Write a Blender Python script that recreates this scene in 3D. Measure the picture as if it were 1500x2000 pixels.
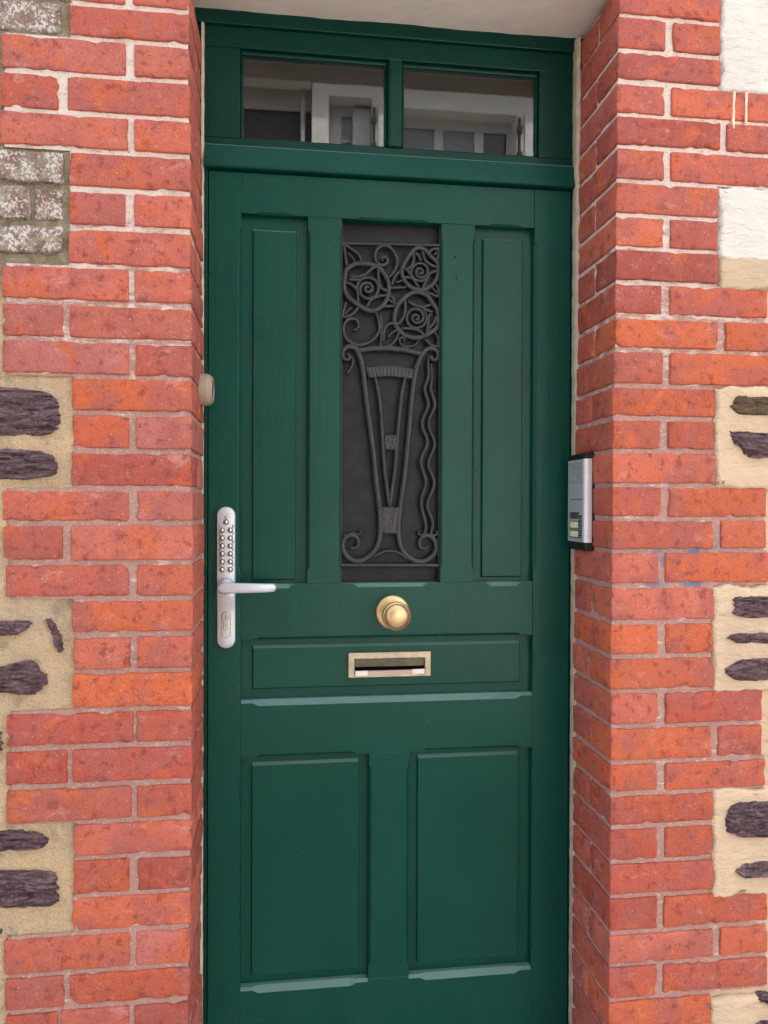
import bpy, bmesh, math, random
from math import sin, cos, pi, radians, sqrt
from mathutils import Vector, noise

# ---------------------------------------------------------------- camera, sky, sun, exposure
S = bpy.context.scene
for o in list(bpy.data.objects): bpy.data.objects.remove(o)
cam_d = bpy.data.cameras.new('camera'); cam = bpy.data.objects.new('camera', cam_d)
S.collection.objects.link(cam); S.camera = cam
cam_d.sensor_fit = 'HORIZONTAL'; cam_d.sensor_width = 36.0; cam_d.lens = 36.0 * 1496.9 / 1500.0
cam_d.clip_start = 0.02; cam_d.clip_end = 500
cam.location = (0.169, -1.434, 1.2767)
YAW, PITCH, ROLL = 0.1288, -0.0070, 0.0032
from mathutils import Matrix
cam.matrix_world = Matrix.Translation(cam.location) @ Matrix.Rotation(-YAW, 4, 'Z') @ Matrix.Rotation(pi / 2 + PITCH, 4, 'X') @ Matrix.Rotation(ROLL, 4, 'Z')

SUN_EL, SUN_AZ = radians(63), radians(10)      # behind the house, a little to the right: the door is in open shade
W = bpy.data.worlds.new('World'); S.world = W; W.use_nodes = True
wt = W.node_tree; wt.nodes.clear()
sky = wt.nodes.new('ShaderNodeTexSky'); sky.sky_type = 'NISHITA'; sky.sun_disc = False
sky.sun_elevation = SUN_EL; sky.sun_rotation = SUN_AZ; sky.dust_density = 5.0; sky.air_density = 1.0
hs = wt.nodes.new('ShaderNodeHueSaturation'); hs.inputs['Saturation'].default_value = 0.45
bg = wt.nodes.new('ShaderNodeBackground'); bg.inputs['Strength'].default_value = 0.15
wo = wt.nodes.new('ShaderNodeOutputWorld')
wt.links.new(sky.outputs[0], hs.inputs['Color']); wt.links.new(hs.outputs[0], bg.inputs[0]); wt.links.new(bg.outputs[0], wo.inputs[0])
sun_d = bpy.data.lights.new('sun', 'SUN'); sun_d.energy = 2.6; sun_d.angle = radians(1.0); sun_d.color = (1.0, 0.95, 0.88)
sun = bpy.data.objects.new('sun', sun_d); S.collection.objects.link(sun)
sd = Vector((sin(SUN_AZ) * cos(SUN_EL), cos(SUN_AZ) * cos(SUN_EL), sin(SUN_EL)))
sun.rotation_euler = sd.to_track_quat('Z', 'Y').to_euler()
S.view_settings.view_transform = 'Standard'; S.view_settings.look = 'None'
S.view_settings.gamma = 1.0; S.view_settings.exposure = 2.1
S.cycles.max_bounces = 8; S.cycles.diffuse_bounces = 4; S.cycles.glossy_bounces = 4; S.cycles.transmission_bounces = 6

# ---------------------------------------------------------------- helpers
C = S.collection
rnd = random.Random(7)
def N(v, s, seed=0.0): return noise.noise(Vector((v[0] * s + seed, v[1] * s - seed * .7, v[2] * s + seed * 1.3)))
def link(name, me, mat, parent=None):
    o = bpy.data.objects.new(name, me); C.objects.link(o)
    if mat is not None:
        me.materials.clear(); me.materials.append(mat)
    if parent: o.parent = parent
    return o
def mk(name, V, F, mat, parent=None, smooth=False, clean=False, bevel=0, seg=2):
    me = bpy.data.meshes.new(name); me.from_pydata([tuple(v) for v in V], [], F)
    if clean:
        bm = bmesh.new(); bm.from_mesh(me); bmesh.ops.remove_doubles(bm, verts=bm.verts, dist=2e-6)
        bmesh.ops.dissolve_degenerate(bm, edges=bm.edges, dist=1e-6)
        bmesh.ops.recalc_face_normals(bm, faces=bm.faces); bm.to_mesh(me); bm.free()
    me.validate()
    if smooth: me.polygons.foreach_set('use_smooth', [True] * len(me.polygons))
    o = link(name, me, mat, parent)
    if bevel:
        m = o.modifiers.new('bevel', 'BEVEL'); m.width = bevel; m.segments = seg; m.limit_method = 'ANGLE'; m.angle_limit = radians(28)
    return o
def empty(name, loc, label, cat, group=None):
    o = bpy.data.objects.new(name, None); C.objects.link(o); o.empty_display_size = .1
    o['label'] = label; o['category'] = cat
    if group: o['group'] = group
    return o          # kept at the origin: parts are modelled in world metres
def boxes(name, L, mat, parent=None, bevel=0):
    V, F = [], []
    for (x0, x1, y0, y1, z0, z1) in L:
        b = len(V)
        V += [(x0,y0,z0),(x1,y0,z0),(x1,y1,z0),(x0,y1,z0),(x0,y0,z1),(x1,y0,z1),(x1,y1,z1),(x0,y1,z1)]
        F += [(b,b+3,b+2,b+1),(b+4,b+5,b+6,b+7),(b,b+1,b+5,b+4),(b+1,b+2,b+6,b+5),(b+2,b+3,b+7,b+6),(b+3,b,b+4,b+7)]
    return mk(name, V, F, mat, parent, bevel=bevel)
def bx(name, x0, x1, y0, y1, z0, z1, mat, parent=None, bevel=0): return boxes(name, [(x0,x1,y0,y1,z0,z1)], mat, parent, bevel)
def prism(name, pts, yf, yb, mat, parent=None, bevel=0, seg=2, axis='y'):
    n = len(pts); V = [(x, yf, z) for x, z in pts] + [(x, yb, z) for x, z in pts]
    if axis == 'x': V = [(a, b, c) for (b, a, c) in V]
    F = [tuple(range(n)), tuple(range(2 * n - 1, n - 1, -1))] + [(i, n + i, n + (i + 1) % n, (i + 1) % n) for i in range(n)]
    return mk(name, V, F, mat, parent, clean=True, bevel=bevel, seg=seg)
def lathe(name, prof, c, mat, parent=None, n=48, axis='-y'):
    V, F = [], []
    for r, d in prof:
        for i in range(n):
            a = 2 * pi * i / n
            V.append((c[0] + r * cos(a), c[1] - d, c[2] + r * sin(a)) if axis == '-y' else (c[0] + d, c[1] + r * cos(a), c[2] + r * sin(a)))
    for k in range(len(prof) - 1):
        for i in range(n):
            j = (i + 1) % n; F.append((k * n + i, k * n + j, (k + 1) * n + j, (k + 1) * n + i))
    F.append(tuple(range((len(prof) - 1) * n, len(prof) * n)))
    o = mk(name, V, F, mat, parent, smooth=True, clean=True)
    return o
def catmull(P, closed, step=.0022):
    n = len(P); out = []
    rng = range(n if closed else n - 1)
    for i in rng:
        if closed: p0, p1, p2, p3 = P[i - 1], P[i], P[(i + 1) % n], P[(i + 2) % n]
        else: p0, p1, p2, p3 = P[max(i - 1, 0)], P[i], P[i + 1], P[min(i + 2, n - 1)]
        k = max(2, int(sqrt((p2[0]-p1[0])**2 + (p2[1]-p1[1])**2) / step))
        for j in range(k):
            t = j / k; t2, t3 = t * t, t * t * t
            out.append(tuple(.5 * (2*p1[a] + (p2[a]-p0[a])*t + (2*p0[a]-5*p1[a]+4*p2[a]-p3[a])*t2 + (3*p1[a]-p0[a]-3*p2[a]+p3[a])*t3) for a in (0, 1)))
    if not closed: out.append(P[-1])
    return out

# ---------------------------------------------------------------- materials
class Mat:
    def __init__(s, name, rough=.6, spec=.5, metal=0.0):
        s.mat = bpy.data.materials.new(name); s.mat.use_nodes = True; s.t = s.mat.node_tree; s.hsum = None
        s.b = s.t.nodes['Principled BSDF']; s.b.inputs['Roughness'].default_value = rough
        s.b.inputs['Specular IOR Level'].default_value = spec; s.b.inputs['Metallic'].default_value = metal
        s.geo = s.n('ShaderNodeNewGeometry')
    def n(s, t, **k):
        q = s.t.nodes.new(t)
        for a, v in k.items(): setattr(q, a, v)
        return q
    def put(s, sock, v):
        if isinstance(v, (int, float)): sock.default_value = v
        elif isinstance(v, (tuple, list)): sock.default_value = tuple(v) + ((1,) if len(v) == 3 and sock.type == 'RGBA' else ())
        else: s.t.links.new(v, sock)
    def pos(s, sc=(1, 1, 1), off=None):
        m = s.n('ShaderNodeMapping'); s.put(m.inputs['Vector'], s.geo.outputs['Position']); m.inputs['Scale'].default_value = sc
        if off is not None: s.put(m.inputs['Location'], off)
        return m.outputs[0]
    def objrand(s, k=60.0):
        i = s.n('ShaderNodeObjectInfo'); v = s.n('ShaderNodeMath', operation='MULTIPLY'); s.put(v.inputs[0], i.outputs['Random']); v.inputs[1].default_value = k
        return v.outputs[0], i
    def noise(s, scale, vec=None, detail=4, rough=.55, dist=0.0):
        q = s.n('ShaderNodeTexNoise'); q.inputs['Scale'].default_value = scale; q.inputs['Detail'].default_value = detail
        q.inputs['Roughness'].default_value = rough; q.inputs['Distortion'].default_value = dist
        s.put(q.inputs['Vector'], vec if vec is not None else s.geo.outputs['Position']); return q.outputs[0]
    def vor(s, scale, vec=None, feat='F1'):
        q = s.n('ShaderNodeTexVoronoi', feature=feat); q.inputs['Scale'].default_value = scale
        s.put(q.inputs['Vector'], vec if vec is not None else s.geo.outputs['Position']); return q.outputs['Distance']
    def ramp(s, v, a, b, lo=0.0, hi=1.0):
        q = s.n('ShaderNodeMapRange'); s.put(q.inputs[0], v); q.inputs[1].default_value = a; q.inputs[2].default_value = b
        q.inputs[3].default_value = lo; q.inputs[4].default_value = hi; q.interpolation_type = 'SMOOTHSTEP'; return q.outputs[0]
    def mix(s, f, a, b, mode='MIX'):
        q = s.n('ShaderNodeMix', data_type='RGBA', blend_type=mode); s.put(q.inputs[0], f); s.put(q.inputs[6], a); s.put(q.inputs[7], b); return q.outputs[2]
    def math(s, op, a, b):
        q = s.n('ShaderNodeMath', operation=op); s.put(q.inputs[0], a); s.put(q.inputs[1], b); return q.outputs[0]
    def z(s, axis='Z'):
        q = s.n('ShaderNodeSeparateXYZ'); s.put(q.inputs[0], s.geo.outputs['Position']); return q.outputs[axis]
    def col(s, v): s.put(s.b.inputs['Base Color'], v); return s
    def rough(s, v): s.put(s.b.inputs['Roughness'], v); return s
    def bump(s, h, dist, strength=1.0):      # heights add up into one bump node (metres)
        v = s.math('MULTIPLY', h, dist * strength); s.hsum = v if s.hsum is None else s.math('ADD', s.hsum, v); return s
    @property
    def m(s):
        if s.hsum is not None:
            q = s.n('ShaderNodeBump'); q.inputs['Distance'].default_value = 1.0; s.put(q.inputs['Height'], s.hsum); s.put(s.b.inputs['Normal'], q.outputs[0]); s.hsum = None
        return s.mat

def m_brick():
    M = Mat('brick_clay', .82, .3); r, oi = M.objrand()
    p = M.n('ShaderNodeVectorMath', operation='ADD'); M.put(p.inputs[0], M.geo.outputs['Position']); cx = M.n('ShaderNodeCombineXYZ')
    M.put(cx.inputs[0], r); M.put(cx.inputs[2], r); M.put(p.inputs[1], cx.outputs[0]); P = p.outputs[0]
    c = oi.outputs['Color']
    big = M.noise(11, P, 4, .6); mid = M.noise(48, P, 5, .65); fine = M.noise(330, P, 3, .6)
    c = M.mix(M.ramp(big, .44, .60, 0, .72), c, (.41, .120, .105))             # mauve-red burnt patches
    c = M.mix(M.ramp(M.noise(15, P, 4, .6, .5), .52, .66, 0, .75), c, (.62, .140, .052))  # orange where freshly exposed
    c = M.mix(M.ramp(mid, .53, .65, 0, .68), c, (.235, .050, .040))
    c = M.mix(M.ramp(mid, .42, .28, 0, .6), c, (.64, .245, .18))             # lime bloom
    c = M.mix(M.ramp(M.noise(7, M.pos((1, 1, .8)), 5, .65), .56, .74, 0, .55), c, (.27, .095, .085))    # soot and damp over the wall
    c = M.mix(M.ramp(M.noise(19, M.pos((1, 1, 1.4)), 5, .75, .4), .56, .72, 0, .5), c, (.66, .36, .31))  # salt smears
    c = M.mix(M.ramp(fine, .54, .66, 0, .5), c, (.23, .050, .036)); c = M.mix(M.ramp(fine, .43, .33, 0, .3), c, (.68, .22, .14))
    v = M.vor(75, P)
    c = M.mix(M.ramp(v, .12, .05, 0, .8), c, M.mix(M.ramp(big, .44, .54), (.11, .035, .028), (.70, .48, .40)))
    M.col(c); M.bump(M.noise(170, P, 4, .7), .0030, 1.0); M.bump(M.ramp(v, .0, .13), .0007); M.bump(mid, .0018)
    return M.m
def m_mortar():
    M = Mat('pointing_mortar', .93, .2)
    s = M.noise(32, M.pos((.8, 1, 2.4)), 5, .68); f = M.noise(260, None, 4, .65)
    stain = M.ramp(M.z(), 2.0, 1.35, .0, .30)
    c = M.mix(M.ramp(M.math('ADD', s, stain), .56, .74), (.80, .69, .62), (.51, .295, .26))
    c = M.mix(M.ramp(M.noise(15, M.pos((1, 1, 1.5)), 4), .52, .70, 0, .4), c, (.46, .37, .31))
    c = M.mix(M.ramp(f, .54, .68, 0, .45), c, (.30, .20, .17)); c = M.mix(M.ramp(f, .44, .32, 0, .55), c, (.82, .73, .66))
    # traces of blue spray paint on the right-hand jamb
    d = M.n('ShaderNodeVectorMath', operation='DISTANCE'); mp = M.n('ShaderNodeMapping'); M.put(mp.inputs['Vector'], M.geo.outputs['Position'])
    mp.inputs['Scale'].default_value = (1, 1, 1.5); M.put(d.inputs[0], mp.outputs[0]); d.inputs[1].default_value = (.965, 0, 1.158 * 1.5)
    b = M.math('MULTIPLY', M.ramp(d.outputs['Value'], .15, .04), M.ramp(M.noise(26, None, 2), .42, .6))
    c = M.mix(M.math('MULTIPLY', b, .8), c, (.10, .19, .36))
    M.col(c); M.bump(f, .0030); return M.m
def m_sand():
    M = Mat('sand_render', .95, .15); z = M.z()
    a = M.noise(9, None, 5, .6); f = M.noise(420, None, 3, .7)
    c = M.mix(M.ramp(a, .35, .68), (.92, .67, .41), (.80, .60, .41))
    c = M.mix(M.ramp(M.noise(24, None, 4), .58, .75, 0, .6), c, (.36, .31, .25))
    old = M.math('MULTIPLY', M.ramp(z, 1.62, 1.70), 1.0)
    c = M.mix(old, c, M.mix(M.ramp(M.noise(40), .45, .6), (.34, .29, .19), (.46, .40, .30)))
    c = M.mix(M.ramp(f, .54, .64, 0, .6), c, (.33, .25, .16)); c = M.mix(M.ramp(f, .45, .35, 0, .5), c, (.84, .68, .46))
    M.col(c); M.bump(f, .0060); M.bump(M.noise(110, None, 3, .6), .010); return M.m
def m_render(white):
    M = Mat('white_render' if white else 'cream_render', .9, .2)
    a = M.noise(7, None, 4, .6); tr = M.noise(22, M.pos((1, 1, 2.6)), 5, .6, .5)
    if white:
        edge = M.math('ADD', M.z(), M.math('MULTIPLY', M.noise(30), .02)); isw = M.ramp(edge, 1.786, 1.790)
        c = M.mix(M.ramp(a, .35, .7), (.76, .705, .645), (.70, .655, .61)); c = M.mix(M.ramp(tr, .62, .75, 0, .35), c, (.56, .53, .5))
        c = M.mix(isw, M.mix(M.ramp(a, .4, .65), (.60, .455, .315), (.54, .42, .30)), c)
    else:
        c = M.mix(M.ramp(a, .35, .7), (.72, .540, .375), (.64, .485, .345)); c = M.mix(M.ramp(tr, .58, .74, 0, .45), c, (.46, .36, .25))
    c = M.mix(M.ramp(M.noise(160, None, 4, .7), .64, .74, 0, .3), c, (.36, .3, .24))
    M.col(c); M.bump(tr, .010); M.bump(M.noise(230, None, 3, .6), .0012); return M.m
def m_stone(name, c1, c2, c3):
    M = Mat(name, .85, .3); v = M.pos((22, 22, 105)); a = M.noise(1.0, v, 7, .7, 1.2); f = M.noise(150, M.pos((1, 1, 2.4)), 4, .75)
    c = M.mix(M.ramp(a, .40, .60), c1, c2); c = M.mix(M.ramp(M.noise(18), .48, .62, 0, .6), c, c3); c = M.mix(M.ramp(f, .56, .68, 0, .7), c, tuple(min(1, x * 1.9) for x in c2)); c = M.mix(M.ramp(f, .42, .32, 0, .7), c, tuple(x * .5 for x in c1))
    M.col(c); M.bump(a, .014); M.bump(f, .005); return M.m
def m_oldbrick():
    M = Mat('lichen_grey_brick', .95, .15); a = M.noise(60, None, 5, .7)
    c = M.mix(M.ramp(M.noise(25), .4, .6), (.34, .255, .20), (.27, .165, .145)); c = M.mix(M.ramp(M.noise(35), .48, .62), c, (.37, .325, .25))
    n2 = M.math('ADD', M.math('MULTIPLY', M.noise(190, None, 4, .7), .6), M.math('MULTIPLY', M.noise(28, None, 3), .4))
    c = M.mix(M.ramp(n2, .51, .555, 0, .9), c, (.78, .72, .67)); c = M.mix(M.ramp(M.noise(260, None, 3), .57, .66, 0, .7), c, (.09, .075, .065))
    M.col(c); M.bump(a, .010); M.bump(n2, .006); return M.m
def m_paint(name, k):
    M = Mat(name, .28, .19)
    br = M.noise(70, M.pos((1, 1, .05)), 3, .6); big = M.noise(5, None, 2); pk = M.noise(150, None, 3, .6)
    c = M.mix(M.ramp(big, .3, .7), tuple(x * k for x in (.0022, .052, .0375)), tuple(x * k for x in (.0031, .060, .0435)))
    z = M.z(); low = M.ramp(z, .40, .10)
    c = M.mix(M.math('MULTIPLY', M.ramp(M.noise(11, M.pos((1, 1, .5)), 5, .7), .50, .75), M.math('MULTIPLY', low, .16)), c, (.075, .135, .12))   # street dust low down
    c = M.mix(M.ramp(M.vor(26), .045, .02, 0, .55), c, (.10, .20, .17))        # small chips and specks
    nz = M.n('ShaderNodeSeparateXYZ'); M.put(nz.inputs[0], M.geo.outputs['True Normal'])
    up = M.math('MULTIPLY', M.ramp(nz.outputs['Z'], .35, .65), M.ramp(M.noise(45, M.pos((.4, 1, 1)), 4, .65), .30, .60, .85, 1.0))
    c = M.mix(M.math('MULTIPLY', up, .55), c, (.20, .34, .315))                # pale sky sheen on up-facing ledges, put into the colour
    M.col(c); M.bump(br, .00040); M.bump(big, .0016); M.bump(pk, .00030); return M.m
def m_plain(name, c, rough=.5, spec=.5, metal=0.0, vary=.15, bscale=300, bdist=.0003):
    M = Mat(name, rough, spec, metal); a = M.noise(35, None, 4)
    M.col(M.mix(M.ramp(a, .3, .7), tuple(x * (1 - vary) for x in c), tuple(min(1, x * (1 + vary)) for x in c)))
    M.rough(M.ramp(M.noise(80, None, 4), .3, .7, max(.02, rough - .06), min(1, rough + .08)))
    if bdist: M.bump(M.noise(bscale, None, 3), bdist, .6)
    return M.m
def m_asphalt(name, c):
    M = Mat(name, .9, .3); f = M.noise(90, None, 4, .7)
    M.col(M.mix(M.ramp(f, .35, .65), tuple(x * .8 for x in c), tuple(x * 1.2 for x in c))); M.bump(f, .004, .7); return M.m

BRICK, MORTAR, SAND, WHITE, CREAM = m_brick(), m_mortar(), m_sand(), m_render(True), m_render(False)
SCHIST = m_stone('purple_schist', (.078, .044, .054), (.31, .205, .228), (.180, .104, .118))
BROWNST = m_stone('brown_schist', (.085, .055, .042), (.27, .19, .13), (.20, .13, .08))
OLDB, PAINT, SHADEPAINT = m_oldbrick(), m_paint('green_door_paint', 1.0), m_paint('shaded_green_paint', .6)  # frame gets the door green scaled darker: shade under the soffit, in the colour
IRON = m_plain('black_wrought_iron', (.025, .025, .029), .38, .40, 0, .15, 160, .0006)
BACK = m_plain('dark_frosted_pane', (.0135, .0148, .0165), .45, .22, 0, .3, 20, .0002)
BRASS = m_plain('satin_brass', (.74, .54, .29), .42, .5, 1.0, .08, 40, .0001)
OLDBRASS = m_plain('tarnished_brass', (.44, .38, .28), .46, .5, 1.0, .15, 120, .0002)
DARKBRASS = m_plain('dull_brass_flap', (.17, .15, .11), .5, .5, .6, .2, 120, .0002)
SILVER = m_plain('silver_lacquer', (.56, .585, .63), .36, .5, .35, .04, 500, .00004)
STEEL = m_plain('polished_steel', (.62, .58, .58), .14, .5, 1.0, .04, 100, 0)
NICKEL = m_plain('nickel_cylinder', (.42, .39, .33), .28, .5, 1.0, .1, 100, .0001)
ALU = m_plain('grey_aluminium', (.46, .52, .56), .42, .5, .25, .04, 300, 0)
ALUB = m_plain('bright_aluminium', (.74, .74, .78), .38, .5, .3, .03, 300, 0)
BLACK = m_plain('black_plastic', (.012, .012, .014), .42, .5, 0, .2, 150, .0004)
VOID = m_plain('slot_darkness', (.002, .002, .002), .9, .05, 0, .05, 100, 0)
INK = m_plain('dark_ink', (.05, .035, .045), .6, .3, 0, .05, 100, 0)
BEIGE = m_plain('aged_beige_plastic', (.37, .29, .215), .45, .45, 0, .1, 150, .0004)
CARD = m_plain('yellowed_label_card', (.80, .76, .52), .6, .3, 0, .06, 100, 0)
WTAPE = m_plain('white_tape', (.82, .74, .73), .5, .4, 0, .04, 100, .0002)
PTAPE = m_plain('pinkish_lip', (.50, .38, .34), .5, .4, 0, .12, 100, .0003)
DRIP = m_plain('cream_drip', (.84, .66, .50), .55, .4, 0, .05, 100, .0002)
FILLET = m_plain('grey_beige_pointing', (.50, .42, .33), .9, .2, 0, .12, 120, .001)
SOFFIT = m_plain('soffit_plaster', (.80, .715, .64), .9, .2, 0, .025, 60, .0012)
HALL = m_plain('hallway_plaster', (.025, .024, .023), .9, .2, 0, .1, 60, 0)
FACADE = m_plain('facade_render', (.68, .64, .58), .9, .2, 0, .07, 40, .002)
OPWHITE = m_plain('pale_house_render', (.74, .71, .665), .9, .2, 0, .06, 25, .004)
OPSHADE = m_plain('shaded_band_render', (.46, .41, .36), .9, .2, 0, .08, 25, .004)  # shadow under the eaves put into the band's colour
OPSTONE = m_stone('slate_rubble', (.03, .028, .028), (.20, .18, .17), (.10, .09, .08))
WOODW = m_plain('white_window_paint', (.66, .655, .64), .5, .4, 0, .05, 80, .0003)
ZINC = m_plain('grey_zinc', (.40, .41, .43), .5, .4, .3, .08, 60, .0004)
SLATE = m_stone('roof_slate', (.05, .052, .06), (.09, .093, .105), (.07, .07, .08))
GRANITE = m_asphalt('granite_paving', (.50, .475, .44)); TAR = m_asphalt('asphalt', (.20, .195, .185)); EARTH = m_asphalt('far_ground', (.20, .19, .16))
gm = Mat('window_glass', .01, .5); gm.b.inputs['Transmission Weight'].default_value = 1.0; gm.b.inputs['IOR'].default_value = 1.62
gm.b.inputs['Base Color'].default_value = (.93, .96, .95, 1); GLASS = gm.m
dg = Mat('dim_window_glass', .03, .5); dg.col((.025, .028, .033)); dg.b.inputs['IOR'].default_value = 1.7; DIMGLASS = dg.m
cg = Mat('sky_toned_window_glass', .05, .5); cg.col((.26, .275, .30)); SKYGLASS = cg.m  # pale sky reflection put into the pane colour

# ---------------------------------------------------------------- surveyed dimensions (metres; grille and stones in 0.1 mm)
LZ= [2.1766,2.1154,2.0487,1.9791,1.9132,1.8444,1.7774,1.7076,1.6406,1.5753,1.5091,1.4437,1.3755,1.3073,1.2446,1.1744,1.1088,1.0432,0.9775,0.9081,0.8423,0.7728,0.7051,0.6393,0.5715,0.5056,0.435,0.3709]
RZ= [2.2415,2.1747,2.1128,2.0479,1.985,1.919,1.8521,1.786,1.72,1.6539,1.5878,1.5176,1.4534,1.3882,1.32,1.2547,1.1903,1.1219,1.0495,0.981,0.9135,0.843,0.7734,0.7098,0.6441,0.5754,0.5077,0.4358,0.37,0.3021]
LB=[[(-0.213,-0.119),(-0.105,-0.004)],[(-0.215,-0.005)],[(-0.325,-0.117),(-0.102,-0.005)],[(-0.327,-0.232),(-0.218,-0.004)],[(-0.327,-0.113),(-0.102,-0.002)],[(-0.215,-0.002)],[(-0.215,-0.118),(-0.102,-0.000)],[(-0.216,-0.002)],[(-0.324,-0.112),(-0.101,0.000)],[(-0.323,-0.225),(-0.214,0.001)],[(-0.323,-0.111),(-0.100,0.001)],[(-0.210,0.001)],[(-0.209,-0.111),(-0.099,0.001)],[(-0.211,0.000)],[(-0.323,-0.112),(-0.096,0.002)],[(-0.321,-0.226),(-0.212,0.003)],[(-0.318,-0.111),(-0.097,0.003)],[(-0.210,0.003)],[(-0.208,-0.108),(-0.096,0.002)],[(-0.209,0.002)],[(-0.316,-0.103),(-0.098,0.002)],[(-0.317,-0.218),(-0.209,0.002)],[(-0.316,-0.106),(-0.097,0.001)],[(-0.207,0.001)],[(-0.208,-0.110),(-0.095,0.001)],[(-0.210,0.000)],[(-0.321,-0.108),(-0.098,-0.002)],[(-0.319,-0.223),(-0.213,-0.002)],[(-0.318,-0.234),(-0.229,-0.110),(-0.101,-0.004)],
]
RB=[[(0.816,1.029)],[(0.814,0.913),(0.928,1.028)],[(0.814,1.028)],[(0.812,0.912),(0.926,1.149)],[(0.812,1.030),(1.043,1.149)],[(0.812,0.911),(0.925,1.149)],[(0.811,1.027)],[(0.811,0.912),(0.925,1.026)],[(0.811,1.026)],[(0.811,0.908),(0.925,1.133)],[(0.811,1.026),(1.043,1.141)],[(0.809,0.911),(0.926,1.145)],[(0.807,1.022)],[(0.807,0.907),(0.923,1.020)],[(0.807,1.023)],[(0.808,0.909),(0.924,1.134)],[(0.807,1.020),(1.036,1.133)],[(0.806,0.904),(0.919,1.140)],[(0.807,1.023)],[(0.806,0.904),(0.920,1.020)],[(0.804,1.022)],[(0.806,0.904),(0.921,1.127)],[(0.806,1.018),(1.033,1.127)],[(0.805,0.904),(0.921,1.136)],[(0.806,1.022)],[(0.806,0.905),(0.922,1.022)],[(0.806,1.024)],[(0.806,0.906),(0.920,1.143)],[(0.805,1.025),(1.040,1.143)],[(0.805,0.906),(0.920,1.143)],[(0.804,1.021)],
]
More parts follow.
